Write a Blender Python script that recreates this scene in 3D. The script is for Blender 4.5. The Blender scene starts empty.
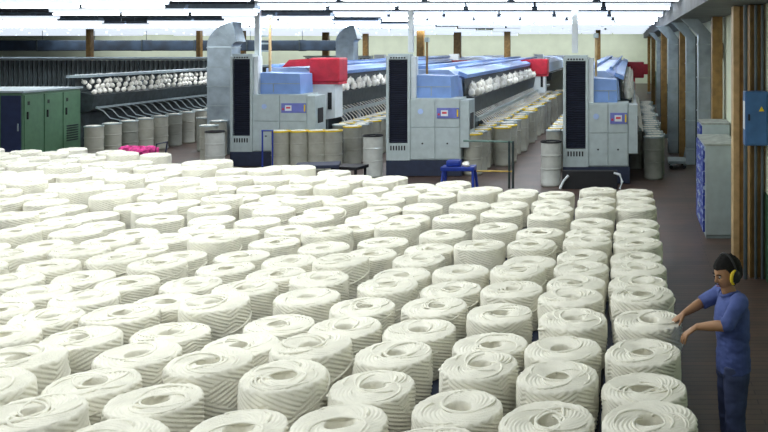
import bpy, bmesh, math, random
from mathutils import Vector, Matrix, noise
random.seed(7)
C = bpy.context.scene
PI = math.pi
F = 860.0; HY = 45.0; PX = 632.0; CH = 3.4

# ------------------------------------------------------------------ materials
MATS = {}
def mat(name, col, rough=.6, metal=0.0, var=.12, scale=6.0, bump=0.0, bscale=30.0, emit=0.0, coat=0.0, col2=None):
    if name in MATS: return MATS[name]
    m = bpy.data.materials.new(name); m.use_nodes = True
    nt = m.node_tree; N = nt.nodes; L = nt.links
    b = N['Principled BSDF']
    b.inputs['Roughness'].default_value = rough
    b.inputs['Metallic'].default_value = metal
    if coat: b.inputs['Coat Weight'].default_value = coat
    tc = N.new('ShaderNodeTexCoord')
    nz = N.new('ShaderNodeTexNoise'); nz.inputs['Scale'].default_value = scale; nz.inputs['Detail'].default_value = 4
    L.new(tc.outputs['Object'], nz.inputs['Vector'])
    mx = N.new('ShaderNodeMix'); mx.data_type = 'RGBA'
    c2 = col2 if col2 else tuple(max(0, c*(1-var*2)) for c in col)
    mx.inputs['A'].default_value = (*c2, 1)
    mx.inputs['B'].default_value = (*[min(1, c*(1+var*.5)) for c in col], 1)
    mr = N.new('ShaderNodeMapRange'); mr.inputs['From Min'].default_value = .3; mr.inputs['From Max'].default_value = .7
    L.new(nz.outputs['Fac'], mr.inputs['Value']); L.new(mr.outputs['Result'], mx.inputs['Factor'])
    L.new(mx.outputs['Result'], b.inputs['Base Color'])
    if bump:
        n2 = N.new('ShaderNodeTexNoise'); n2.inputs['Scale'].default_value = bscale; n2.inputs['Detail'].default_value = 3
        L.new(tc.outputs['Object'], n2.inputs['Vector'])
        bp = N.new('ShaderNodeBump'); bp.inputs['Strength'].default_value = bump; bp.inputs['Distance'].default_value = .01
        L.new(n2.outputs['Fac'], bp.inputs['Height']); L.new(bp.outputs['Normal'], b.inputs['Normal'])
    if emit:
        b.inputs['Emission Color'].default_value = (*col, 1); b.inputs['Emission Strength'].default_value = emit
    MATS[name] = m
    return m

YARN = mat('undyed yarn', (.93, .91, .80), .95, var=.05, scale=9, bump=.35, bscale=90)
FIBRE = mat('sliver fibre', (.9, .88, .8), .95, var=.08, scale=20)
GREYM = mat('light grey enamel', (.47, .55, .55), .45, var=.06)
GREYD = mat('mid grey enamel', (.33, .40, .42), .5, var=.08)
WHITEM = mat('white enamel', (.78, .84, .86), .4, var=.04)
NAVY = mat('navy plinth paint', (.02, .03, .065), .6)
BLACK = mat('black rubber', (.012, .013, .016), .6)
SLAT = mat('dark slat metal', (.022, .027, .05), .5)
BLUEH = mat('periwinkle blue hood', (.22, .37, .72), .4, var=.08, scale=3)
BLUEL = mat('pale blue hood', (.42, .56, .84), .4, var=.06)
RED = mat('red enamel', (.50, .012, .035), .4, var=.12)
DARKG = mat('dark machine metal', (.035, .05, .055), .5, var=.3)
RAIL = mat('steel rail', (.42, .5, .52), .35, .5)
GALV = mat('galvanised sheet', (.42, .50, .55), .38, .6, var=.22, scale=2)
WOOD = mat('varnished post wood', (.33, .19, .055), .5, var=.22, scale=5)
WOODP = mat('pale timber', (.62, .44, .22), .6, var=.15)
PLY = mat('brown panel wood', (.33, .19, .06), .55, var=.2)
GREEN = mat('green cabinet paint', (.09, .19, .11), .45, var=.08)
BLUEB = mat('blue box paint', (.05, .15, .36), .45, var=.1)
BLUEP = mat('bright blue paint', (.01, .04, .32), .4)
YEL = mat('yellow plastic', (.85, .62, .02), .4, var=.05)
PINK = mat('pink cloth', (.85, .06, .32), .8, var=.3, scale=15)
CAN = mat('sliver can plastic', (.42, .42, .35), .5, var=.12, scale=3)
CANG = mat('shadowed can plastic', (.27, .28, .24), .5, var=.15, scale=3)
CANW = mat('white can plastic', (.55, .57, .53), .45, var=.08)
SCREEN = mat('panel purple', (.17, .20, .55), .35, var=.1)
REDL = mat('red panel label', (.75, .05, .08), .5)
TUBE = mat('glowing fluorescent tube', (.93, .97, 1.0), .5, var=0, emit=9.0)
REFL = mat('white lamp reflector', (.80, .89, 1.0), .5, var=0, emit=.95)
FIXT = mat('lamp housing', (.35, .42, .5), .5)
SKIN = mat('skin', (.42, .22, .11), .55, var=.08, scale=8)
HAIR = mat('black hair', (.006, .005, .005), .95, bump=.4, bscale=120)
SHIRT = mat('blue work shirt', (.085, .125, .36), .85, var=.12, scale=8, bump=.3, bscale=14)
TROU = mat('blue work trousers', (.075, .10, .22), .9, var=.14, scale=8, bump=.3, bscale=12)
SHOE = mat('black shoe leather', (.015, .014, .014), .4)
EYEW = mat('eye white', (.45, .42, .4), .3, var=0)
LIP = mat('lip skin', (.30, .10, .08), .5)
BRASS = mat('yellow bar paint', (.6, .42, .08), .5)
CABG = mat('pale grey cabinet paint', (.50, .58, .60), .5, var=.06)

def drawers_mat():
    m = bpy.data.materials.new('blue and white mottled bins'); m.use_nodes = True
    nt = m.node_tree; N = nt.nodes; L = nt.links; b = N['Principled BSDF']
    tc = N.new('ShaderNodeTexCoord'); v = N.new('ShaderNodeTexVoronoi'); v.inputs['Scale'].default_value = 9
    L.new(tc.outputs['Object'], v.inputs['Vector'])
    r = N.new('ShaderNodeValToRGB'); L.new(v.outputs['Distance'], r.inputs['Fac'])
    r.color_ramp.elements[0].color = (.42, .52, .75, 1); r.color_ramp.elements[0].position = .28
    r.color_ramp.elements[1].color = (.015, .04, .30, 1); r.color_ramp.elements[1].position = .45
    L.new(r.outputs['Color'], b.inputs['Base Color']); b.inputs['Roughness'].default_value = .5
    return m
BINS = drawers_mat()

def floor_mat():
    m = bpy.data.materials.new('worn dark floor'); m.use_nodes = True
    nt = m.node_tree; N = nt.nodes; L = nt.links; b = N['Principled BSDF']
    tc = N.new('ShaderNodeTexCoord')
    br = N.new('ShaderNodeTexBrick'); br.inputs['Scale'].default_value = 1.0
    br.inputs['Brick Width'].default_value = 2.4; br.inputs['Row Height'].default_value = .11
    br.inputs['Mortar Size'].default_value = .006
    br.inputs['Color1'].default_value = (.125, .082, .064, 1); br.inputs['Color2'].default_value = (.09, .064, .054, 1)
    br.inputs['Mortar'].default_value = (.03, .026, .025, 1)
    L.new(tc.outputs['Object'], br.inputs['Vector'])
    nz = N.new('ShaderNodeTexNoise'); nz.inputs['Scale'].default_value = 1.3; nz.inputs['Detail'].default_value = 8
    L.new(tc.outputs['Object'], nz.inputs['Vector'])
    mx = N.new('ShaderNodeMix'); mx.data_type = 'RGBA'; mx.blend_type = 'MULTIPLY'; mx.inputs['Factor'].default_value = .8
    rp = N.new('ShaderNodeValToRGB'); rp.color_ramp.elements[0].position = .3; rp.color_ramp.elements[0].color = (.5, .5, .55, 1)
    rp.color_ramp.elements[1].position = .7; rp.color_ramp.elements[1].color = (1.25, 1.1, 1.0, 1)
    L.new(nz.outputs['Fac'], rp.inputs['Fac'])
    L.new(br.outputs['Color'], mx.inputs['A']); L.new(rp.outputs['Color'], mx.inputs['B'])
    L.new(mx.outputs['Result'], b.inputs['Base Color'])
    b.inputs['Roughness'].default_value = .42
    return m
FLOOR = floor_mat()
CEIL = mat('blue grey ceiling board', (.13, .19, .26), .8, var=.15, scale=.6)
SOFF = mat('grey soffit', (.13, .15, .16), .6, var=.2, scale=2)
WALLM = mat('pale green wall paint', (.72, .78, .60), .8, var=.05, scale=1)
DADO = mat('dark green dado', (.05, .13, .07), .6)

# ------------------------------------------------------------------ mesh helpers
class MB:
    def __init__(s): s.bm = bmesh.new()
    def box(s, c, d, rz=0, rx=0, ry=0, bev=0):
        r = bmesh.ops.create_cube(s.bm, size=1)
        vs = r['verts']
        M = Matrix.Translation(Vector(c)) @ Matrix.Rotation(rz, 4, 'Z') @ Matrix.Rotation(ry, 4, 'Y') @ Matrix.Rotation(rx, 4, 'X') @ Matrix.Diagonal((d[0], d[1], d[2], 1))
        bmesh.ops.transform(s.bm, matrix=M, verts=vs)
        if bev:
            es = list({e for v in vs for e in v.link_edges})
            bmesh.ops.bevel(s.bm, geom=es, offset=bev, segments=2, affect='EDGES', profile=.6)
        return s
    def box2(s, a, b, bev=0):
        return s.box([(a[i]+b[i])/2 for i in range(3)], [abs(b[i]-a[i]) for i in range(3)], bev=bev)
    def lathe(s, prof, seg=24, c=(0, 0, 0), cap=True, axis='Z'):
        rings = []
        for r, z in prof:
            ring = []
            for i in range(seg):
                a = 2*PI*i/seg
                p = (r*math.cos(a), r*math.sin(a), z)
                if axis == 'Y': p = (p[0], p[2], p[1])
                if axis == 'X': p = (p[2], p[0], p[1])
                ring.append(s.bm.verts.new((p[0]+c[0], p[1]+c[1], p[2]+c[2])))
            rings.append(ring)
        for a, b in zip(rings, rings[1:]):
            for i in range(seg):
                j = (i+1) % seg
                s.bm.faces.new((a[i], a[j], b[j], b[i]))
        if cap:
            s.bm.faces.new(rings[0][::-1]); s.bm.faces.new(rings[-1])
        return s
    def tube(s, pts, r, seg=8, closed=False):
        pts = [Vector(p) for p in pts]; n = len(pts); rings = []
        rr = r if isinstance(r, (list, tuple)) else [r]*n
        up = Vector((0, 0, 1))
        for i, p in enumerate(pts):
            if closed: t = pts[(i+1) % n]-pts[(i-1) % n]
            else: t = pts[min(i+1, n-1)]-pts[max(i-1, 0)]
            t.normalize()
            u = up if abs(t.z) < .93 else Vector((0, 1, 0))
            a = t.cross(u).normalized(); b = t.cross(a).normalized()
            rings.append([s.bm.verts.new(p+rr[i]*(math.cos(2*PI*k/seg)*a+math.sin(2*PI*k/seg)*b)) for k in range(seg)])
        m = n if closed else n-1
        for i in range(m):
            A = rings[i]; B = rings[(i+1) % n]
            for k in range(seg):
                j = (k+1) % seg
                s.bm.faces.new((A[k], A[j], B[j], B[k]))
        if not closed:
            s.bm.faces.new(rings[0][::-1]); s.bm.faces.new(rings[-1])
        return s
    def prism(s, poly, axis, lo, hi):
        def P(u, v, w):
            return {'X': (w, u, v), 'Y': (u, w, v), 'Z': (u, v, w)}[axis]
        a = [s.bm.verts.new(P(u, v, lo)) for u, v in poly]; b = [s.bm.verts.new(P(u, v, hi)) for u, v in poly]
        n = len(poly)
        for i in range(n):
            j = (i+1) % n
            s.bm.faces.new((a[i], a[j], b[j], b[i]))
        s.bm.faces.new(a[::-1]); s.bm.faces.new(b)
        return s
    def build(s, name, m, parent=None, smooth=False, loc=None):
        bmesh.ops.recalc_face_normals(s.bm, faces=s.bm.faces)
        me = bpy.data.meshes.new(name); s.bm.to_mesh(me); s.bm.free()
        me.materials.append(m)
        if smooth:
            for p in me.polygons: p.use_smooth = True
            try: me.set_sharp_from_angle(angle=math.radians(40))
            except Exception: pass
        o = bpy.data.objects.new(name, me); C.collection.objects.link(o)
        if parent: o.parent = parent
        if loc: o.location = loc
        return o

def tag(o, label, cat, group=None, kind=None):
    o['label'] = label; o['category'] = cat
    if group: o['group'] = group
    if kind: o['kind'] = kind
    return o
def struct(o):
    o['kind'] = 'structure'; return o
def thing(name, label, cat, loc=(0, 0, 0), rz=0, group=None):
    o = bpy.data.objects.new(name, None); C.collection.objects.link(o)
    o.empty_display_size = .1
    o.location = loc; o.rotation_euler = (0, 0, rz)
    return tag(o, label, cat, group)
KIDS = {}
def kids(o): return [c for c in o.children]
def dup(root, loc, rz=0, label=None, group=None, scale=None):
    r = root.copy(); C.collection.objects.link(r); r.location = loc; r.rotation_euler = (0, 0, rz)
    if scale: r.scale = scale
    if label: r['label'] = label
    if group: r['group'] = group
    for ch in list(root.children):
        c = ch.copy(); C.collection.objects.link(c); c.parent = r
        for g in list(ch.children):
            d = g.copy(); C.collection.objects.link(d); d.parent = c
    return r
ORD = ['', 'first', 'second', 'third', 'fourth', 'fifth', 'sixth', 'seventh', 'eighth', 'ninth', 'tenth', 'eleventh', 'twelfth',
       'thirteenth', 'fourteenth', 'fifteenth', 'sixteenth', 'seventeenth', 'eighteenth', 'nineteenth', 'twentieth',
       'twenty-first', 'twenty-second', 'twenty-third', 'twenty-fourth', 'twenty-fifth', 'twenty-sixth', 'twenty-seventh', 'twenty-eighth',
       'twenty-ninth', 'thirtieth']

# ------------------------------------------------------------------ room
BY = 76.0; WX = 1.95; LX = -62.0
struct(MB().box2((LX, -5, -.2), (WX+.3, BY+.3, 0)).build('floor', FLOOR))
struct(MB().box2((LX, -5, 4.8), (WX+.3, BY+.3, 5.0)).build('ceiling', CEIL))
w = MB().box2((WX, -5, 0), (WX+.3, BY, 4.8)).build('wall_right', WALLM); struct(w)
MB().box2((WX-.012, -5, 0), (WX-.001, BY, 1.25)).build('dado', DADO, w)
struct(MB().box2((LX, BY, 0), (WX+.3, BY+.3, 4.8)).build('wall_back', WALLM))
struct(MB().box2((LX-.3, -5, 0), (LX, BY, 4.8)).build('wall_left', WALLM))
struct(MB().box2((1.02, -5, 4.0), (WX-.001, BY-.01, 4.78)).build('trim_1', SOFF))
# ceiling beams
for i, y in enumerate((19.3, 27, 35, 44, 54, 64)):
    struct(MB().box2((LX+.1, y-.12, 4.55), (1.0, y+.12, 4.79)).build('trim_%d' % (i+2), SOFF))

# ------------------------------------------------------------------ ceiling lamps
def lamp_proto(L):
    t = thing('ceiling_light', 'x', 'light')
    m = MB(); m.prism([(-.12, .24), (.12, .24), (.2, .13), (-.2, .13)], 'X', -L/2, L/2); m.build('housing', FIXT, t)
    MB().prism([(-.2, .13), (.2, .13), (.17, .05), (-.17, .05)], 'X', -L/2+.01, L/2-.01).build('reflector', REFL, t)
    for sy in (-.06, .06):
        MB().tube([(-L/2+.04, sy, .0), (L/2-.04, sy, .0)], .026, 8).build('tube', TUBE, t, True)
    m = MB()
    for sx in (-L*.35, L*.35): m.tube([(sx, 0, .22), (sx, 0, .47)], .008, 6)
    m.build('hanger', FIXT, t)
    return t
rowsY = [17.0, 21.2, 26.5, 31.5, 36]
farY = [40.5, 45.5, 51, 57, 63, 70]
p1 = lamp_proto(1.62); first = True
for ri, y in enumerate(rowsY):
    n = int((PX+40)/F*y/1.7)+1
    for k in range(n):
        x = .15-1.7*k-(.85 if ri % 2 else 0)*0
        z = 4.30 if x > -9 else 4.16
        px_ = PX+F*x/y
        if (ri == 2 and 70 < px_ < 235) or (ri == 1 and px_ < 45) or (ri == 3 and 110 < px_ < 160): continue
        lab = 'glowing white fluorescent fixture in the %s ceiling row from the front' % ORD[ri+1]
        if k == 0: lab += ', rightmost one'
        g = 'fluorescent fixtures of the %s row' % ORD[ri+1]
        if first:
            p1.location = (x, y, z); p1['label'] = lab; p1['group'] = g; first = False
        else: dup(p1, (x, y, z), 0, lab, g)
bmf = MB(); bmf.prism([(-.10, .20), (.10, .20), (.2, .15), (.17, 0), (-.17, 0), (-.2, .15)], 'X', -1.2, 1.2)
for sx in (-.8, .8): bmf.tube([(sx, 0, .22), (sx, 0, .47)], .01, 6)
p2 = bmf.build('ceiling_light', REFL); p2m = True
for ri, y in enumerate(farY):
    n = int((PX+40)/F*y/2.55)+1
    for k in range(n):
        x = -.3-2.55*k
        z = 4.30 if x > -9 else 4.16
        if (k*7+ri*5) % 9 == 4: continue
        o = p2 if p2m else p2.copy()
        if not p2m: C.collection.objects.link(o)
        p2m = False
        o.location = (x, y, z)
        tag(o, 'distant white glowing fluorescent fixture in the %s ceiling row from the back' % ORD[len(farY)-ri], 'light', 'far fluorescent fixtures, %s row from the back' % ORD[len(farY)-ri])

# ------------------------------------------------------------------ yarn coils
def yarn_mesh(seed, h=.40, nth=168):
    rnd = random.Random(seed)
    e = .098; Rl = .182; N = 21 + seed % 3
    prof = []  # (r, z, kind)
    for i in range(7): prof.append((.080, .02+(h-.07)*i/6, 'in'))
    prof += [(.083, h-.03, 'in'), (.089, h-.012, 'top')]
    for i in range(27):
        r = .095+(.272-.095)*i/26
        prof.append((r, h-.004+.010*math.sin(PI*i/26), 'top'))
    prof += [(.279, h-.010, 'top'), (.284, h-.022, 'side')]
    for i in range(62):
        t = i/61
        z = (h-.028)*(1-t)+.005*t
        prof.append((.284+.004*math.sin(PI*t)-.014*t*t, z, 'side'))
    bm = bmesh.new(); rings = []
    sh = rnd.random()*6; ns = 24+seed % 5; off = Vector((seed*7.3, 1.7, 2.2))
    ex = 1+.03*rnd.uniform(-1, 1)
    for r, z, k in prof:
        ring = []
        for i in range(nth):
            th = 2*PI*i/nth; rr = r; zz = z
            if k == 'side':
                nzv = noise.noise(Vector((math.cos(th)*1.6, math.sin(th)*1.6, z*5))+off)
                if nzv > .16: ph = ns*th/(2*PI)-z/.034+sh
                else: ph = ns*th/(2*PI)+z/.031+sh
                a = abs(math.cos(PI*ph))
                rr += .015*(a**.7)-.010
                rr += .006*noise.noise(Vector((math.cos(th)*2, math.sin(th)*2, z*9))+off)
            elif k == 'top':
                cs = (r*r+e*e-Rl*Rl)/(2*r*e); cs = max(-1, min(1, cs))
                fi = th+math.acos(cs)
                ph = N*fi/(2*PI)
                a = abs(math.cos(PI*ph))
                w_ = min(1, max(0, (r-.085)/.02))
                zz += w_*(.014*(a**.7)-.009)
                zz += .010*noise.noise(Vector((r*math.cos(th)*8, r*math.sin(th)*8, 1))+off)
            else:
                rr += .006*abs(math.cos(PI*(z/.05+3*th/PI)))
            # slight lumpy outline
            lump = 1+.022*noise.noise(Vector((math.cos(th), math.sin(th), 5))+off)
            ring.append(bm.verts.new((rr*lump*math.cos(th)*ex, rr*lump*math.sin(th)/ex, zz)))
        rings.append(ring)
    for a, b in zip(rings, rings[1:]):
        for i in range(nth):
            j = (i+1) % nth
            bm.faces.new((a[i], a[j], b[j], b[i]))
    bm.faces.new(rings[0]); bm.faces.new(rings[-1])
    mb = MB(); mb.bm.free(); mb.bm = bm
    # loose rope loops laid on the top
    for q in range(4+seed % 3):
        ph = rnd.random()*2*PI; R2 = rnd.uniform(.155, .185); ee = .262-R2+rnd.uniform(-.012, .006)
        a0 = rnd.random()*6.28; span = rnd.uniform(2.6, 5.6); pts = []
        for s_ in range(34):
            a = a0+span*s_/33
            x = ee*math.cos(ph)+R2*math.cos(a); y = ee*math.sin(ph)+R2*math.sin(a)
            rr = math.hypot(x, y)
            zt = h-.004+.012*math.sin(PI*max(0, min(1, (rr-.098)/.164)))
            zt += .0025+.003*math.sin(a*3+q)
            if s_ in (0, 33): zt -= .012
            if rr > .255: zt -= (rr-.255)*.6
            pts.append((x, y, zt))
        mb.tube(pts, .0088, 6)
    # ropes wound round the side on a slant
    for q in range(1):
        a0 = rnd.random()*6.28; z0 = rnd.uniform(.14, .22); dz = rnd.uniform(.10, .17); span = rnd.uniform(1.6, 2.6)
        pts = []
        for s_ in range(22):
            t = s_/21; a = a0+span*t; z = z0+dz*t
            rr = .287 if 0 < s_ < 21 else .272
            pts.append((rr*math.cos(a), rr*math.sin(a), z))
        mb.tube(pts, .010, 6)
    bmesh.ops.recalc_face_normals(mb.bm, faces=mb.bm.faces)
    me = bpy.data.meshes.new('yarn_coil'); mb.bm.to_mesh(me); mb.bm.free(); me.materials.append(YARN)
    for p in me.polygons: p.use_smooth = True
    return me
YM = [yarn_mesh(s) for s in range(1, 7)]

PK = [(650.6,419),(644.4,387.8),(643.3,351.4),(647.5,319.3),(642.3,293.2),(638,282.4),(638,268),(635.5,257.8),(636.5,242.5),(636.8,232),(636.8,223),(635,207),(634.5,199.7),(635,192),
 (546.7,420),(558,375.3),(563.3,348.3),(572.7,318.3),(571.7,296.4),(576.9,282.4),(581.5,267.5),(584,255.3),(588.5,240),(588,233),(593,222),(596,208),(598.5,200),(598,190),
 (457.5,406.6),(479,364),(490.4,344),(499.8,312.6),(512.3,289),(517.5,269.3),(529.5,262),(530.3,243.7),(540.3,232),(548.7,215.3),(553.7,208.3),
 (27,356.6),(89.6,382.6),(139.6,353.5),(38.5,411.8),(157,399.3),(-6,383),(114,438),(209,360.3),(242.3,345),(286,374.3),(314,344.5),(241,427.8),
 (394,352.8),(372,385.8),(337.7,422.2),(430,447),(57,265),(18.8,279.7),(75,277),(129,282.2),(33.3,292.2),(86.5,297.4),(49,316.6),(120.8,313),(80,337.4),(2,335),(157,263),(163,301.3),(-3,310),
 (191,283.5),(222.5,267.8),(215,301.6),(245.4,287.4),(272.5,274),(306,296.4),(175.6,332.4),(278.8,323.9),(320,278),(386.7,284.5),(364.8,306.4),(434.6,305.8),(344,327),(419,329.7),(403,274.5),(451,289),(461,271),
 (501.5,212.8),(495.7,227),(454.8,217.8),(442.3,233.7),(479,244.5),(431.5,248.7),(418,258.7),(409,218.3),(422.3,206.7),(472,205),(507,204.5),(395.7,224.5),(383,242),
 (380,209.5),(366.8,218.3),(354,227),(311,217.8),(324.3,210.3),(288.5,229.5),(331.8,231),(319.3,247),(272.7,242),(292.7,260.7),(341.8,259.5),(369.3,253.7),(274,210),(257,221),
 (243,255.7),(213,237),(167,237.8),(138.8,248.7),(181,256.2),(212,219.5),(159.7,218.7),(154.7,209),(209.7,208),(233,233),(133,233),
 (20,253),(45,245),(80,249.5),(111.7,257.3),(75,232),(40,225.7),(13.3,232),(100,225.3),(108.3,241),(65,220),(95,215),(13.3,215.3),(40,213.7),(65,208)]
D0 = 2.27
B = []
for x, y in PK:
    Z = F*D0/(y-HY); B.append([(x-PX)*Z/F, Z, 1, x, y])
def backline(X): return 13.35+.44*max(0, -X-.5) if X > -5 else 15.33+.47*(-X-5)
rg = random.Random(3)
for j in range(0, 27):
    X = .06-.605*j
    k = 0
    while True:
        Z = 5.17+.607*k+(.0 if j < 3 else .03*math.sin(j*2.1)); k += 1
        if Z > min(backline(X), 18.5): break
        x = PX+F*X/Z; y = HY+F*D0/Z
        if x < -35 or (y > 205 and j < 3): continue
        if Z > 13.5 and j < 1: continue
        if all(math.hypot(X-b[0], Z-b[1]) > .47 for b in B):
            B.append([X+rg.uniform(-.02, .02), Z+rg.uniform(-.02, .02), 0, 0, 0])
for it in range(260):
    for a in range(len(B)):
        A = B[a]
        for b in range(a+1, len(B)):
            Q = B[b]
            dx = Q[0]-A[0]; dz = Q[1]-A[1]
            if abs(dx) > .59 or abs(dz) > .59: continue
            d = math.hypot(dx, dz)
            if d < .588:
                push = (.588-d)*.5; ux, uz = (dx/(d+1e-6), dz/(d+1e-6))
                A[0] -= ux*push*.6; A[1] -= uz*push; Q[0] += ux*push*.6; Q[1] += uz*push
    for A in B:
        if A[2] and it < 200: # ease back to the row it was read from
            A[0] += ((A[3]-PX)*A[1]/F-A[0])*.15
            A[1] += (F*D0/(A[4]-HY)-A[1])*.03
        if A[0] > .13: A[0] = .13
PLAT = .79
cols = {}
for A in B:
    if A[2]: d = max(2.13, min(2.38, (A[4]-HY)*A[1]/F))
    else: d = D0+rg.gauss(0, .05); d = max(2.16, min(2.36, d))
    A.append(CH-d)
    cols.setdefault(max(0, int(round((.08-A[0])/.605))), []).append(A)
seedi = 0
allx = []
for j in sorted(cols):
    cs = sorted(cols[j], key=lambda a: a[1])
    for k, A in enumerate(cs):
        seedi += 1
        o = bpy.data.objects.new('yarn_coil', YM[(seedi*5+j) % 6]); C.collection.objects.link(o)
        top = A[5]; o.location = (A[0], A[1], PLAT); o.rotation_euler = (0, 0, rg.random()*6.28)
        rad = 1.0+rg.uniform(-.035, .0)
        o.scale = (rad, rad, (top-PLAT)/.40)
        allx.append((A[0], A[1]))
        col = 'rightmost column' if j == 0 else '%s column from the right' % ORD[j+1]
        pos = 'nearest the camera' if k == 0 else ('farthest back' if k == len(cs)-1 else '%s from the front' % ORD[k+1])
        look = 'tall' if top > 1.19 else ('low-sitting' if top < 1.08 else 'round')
        lab = '%s white wound yarn coil, %s in the %s' % (look, pos, col)
        tag(o, lab, 'yarn coil', 'yarn coils packed on the floor platforms')
# low dark platform carrying the coils
pl = thing('storage_platform', 'low dark navy platform seen in gaps beneath the packed yarn coils', 'platform', (-3, 9, 0))
for j in sorted(cols):
    zs = [a[1] for a in cols[j]]; xm = sum(a[0] for a in cols[j])/len(zs)
    y0, y1 = min(zs)-.25, max(zs)+.25
    m = MB().box2((xm-.30+3, y0-9, PLAT-.05), (xm+.28+3, y1-9, PLAT-.001)); m.build('deck', NAVY, pl)
    m = MB()
    for yy in (y0+.1, y1-.1):
        for sx in (-.2, .2): m.box2((xm+sx-.03+3, yy-.03-9, 0), (xm+sx+.03+3, yy+.03-9, PLAT-.045))
    m.build('leg', NAVY, pl)

# ------------------------------------------------------------------ sliver cans
def can_proto(body, rimm, fill=True, dark=False):
    t = thing('sliver_can', 'x', 'can')
    p = [(.225, 0), (.235, .02), (.245, .03), (.245, .08), (.238, .09)]
    for z in (.42, .74): p += [(.24, z-.02), (.25, z-.01), (.25, z+.015), (.241, z+.025)]
    p += [(.243, 1.05), (.236, 1.05), (.232, .96), (.01, .95)]
    MB().lathe(p, 28, cap=True).build('can_body', body, t, True)
    MB().lathe([(.238, 1.045), (.256, 1.047), (.258, 1.075), (.248, 1.085), (.235, 1.08), (.232, 1.04), (.238, 1.045)], 28, cap=False).build('rim', rimm, t, True)
    if fill:
        m = MB().lathe([(.215, .965), (.205, 1.02), (.17, 1.05), (.10, 1.06), (.05, 1.0), (.01, .99)], 24)
        for q in range(4):
            a = q*1.7; m.tube([(.08*math.cos(a)+.12*math.cos(b/12*6.28), .08*math.sin(a)+.12*math.sin(b/12*6.28), 1.06+.01*q) for b in range(12)], .016, 6, True)
        m.build('sliver_coil', FIBRE, t, True)
    else:
        MB().lathe([(.232, .955), (.01, .957)], 24).build('inner_floor', BLACK, t)
    return t
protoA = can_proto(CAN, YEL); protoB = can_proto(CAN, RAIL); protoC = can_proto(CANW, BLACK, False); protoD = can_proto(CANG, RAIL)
used = set()
def can(kind, x, y, label, group=None, rz=0):
    p = {'A': protoA, 'B': protoB, 'C': protoC, 'D': protoD}[kind]
    if kind not in used:
        used.add(kind); p.location = (x, y, 0); p['label'] = label
        if group: p['group'] = group
        return p
    o = dup(p, (x, y, 0), rz, label)
    if group: o['group'] = group
    elif 'group' in o: del o['group']
    return o
# four in front of the left machine
for k, x in enumerate((281, 299.5, 317.5, 333)):
    Y = 23.3+.05*k
    can('A', (x-PX)*Y/F, Y, '%s yellow-rimmed sliver can from the left in front of the left grey machine' % ORD[k+1])
# left machine, working side
for k in range(26):
    can('B' if k % 3 else 'A', -8.0+.05*math.sin(k*2.3), 24.6+.62*k, 'pale sliver can in the long row beside the left grey machine', 'cans along the left machine')
for k in range(22):
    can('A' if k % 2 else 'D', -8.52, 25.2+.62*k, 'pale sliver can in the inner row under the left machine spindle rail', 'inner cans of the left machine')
# middle machine
for k in range(26):
    lab = 'pale sliver can in the long aisle row beside the middle machine'
    g = 'cans in the aisle row of the middle machine'
    if k == 0: lab = 'yellow-rimmed sliver can leading the aisle row of the middle machine'; g = None
    can('A' if k % 4 in (0, 1) else 'B', -3.66+.07*math.sin(k*1.9), 24.3+.80*k+.08*math.sin(k*5), lab, g)
for k in range(34):
    lab = 'pale sliver can in the inner row beneath the middle machine spindle rail'; g = 'inner cans of the middle machine'
    if k == 0: lab = 'foremost sliver can at the corner of the middle machine behind the rail'; g = None
    can('A' if k % 2 == 0 else 'B', -4.18+.03*math.sin(k), 22.6+.62*k, lab, g)
# cans between machines 1-2 and 2-3
can('C', (373-PX)*22.2/F, 22.2, 'empty white sliver can with dark rim standing left of the middle louvred tower')
can('C', (551-PX)*20.8/F, 20.8, 'empty two-tone sliver can with black rim left of the right louvred tower')
for k in range(14):
    can('A' if k % 2 else 'B', -2.1, 23.5+.66*k, 'pale sliver can in the row along the left side of the right machine', 'cans left of the right machine')
for k in range(22):
    can('B' if k % 3 else 'D', .55+.06*math.sin(k*1.3), 21.9+.64*k, 'grey sliver can in the row along the right side of the right machine', 'cans right of the right machine')
for k in range(10):
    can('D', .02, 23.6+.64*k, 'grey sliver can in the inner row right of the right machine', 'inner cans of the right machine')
# left of machine 1
for k, (x, Y, kd) in enumerate(((215, 23.2, 'C'), (209, 24.9, 'B'), (218.5, 26.4, 'B'), (205, 27.6, 'D'))):
    can(kd, (x-PX)*Y/F, Y, ['white sliver can standing nearest left of the left louvred tower', 'pale sliver can behind the white can left of the left tower',
        'pale sliver can half hidden by the silver air duct', 'grey sliver can at the back of the cluster left of the left tower'][k])
# creel machine far left
for k in range(12):
    can('D' if k % 3 == 2 else 'B', -15.45, 24.7+.86*k, '%s sliver can from the green cabinet in the row under the far left spinning frame' % ORD[k+1])
for k in range(10):
    can('D', -11.0, 27.5+.7*k, 'grey sliver can in the row behind the silver air duct', 'cans behind the silver duct')

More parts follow.
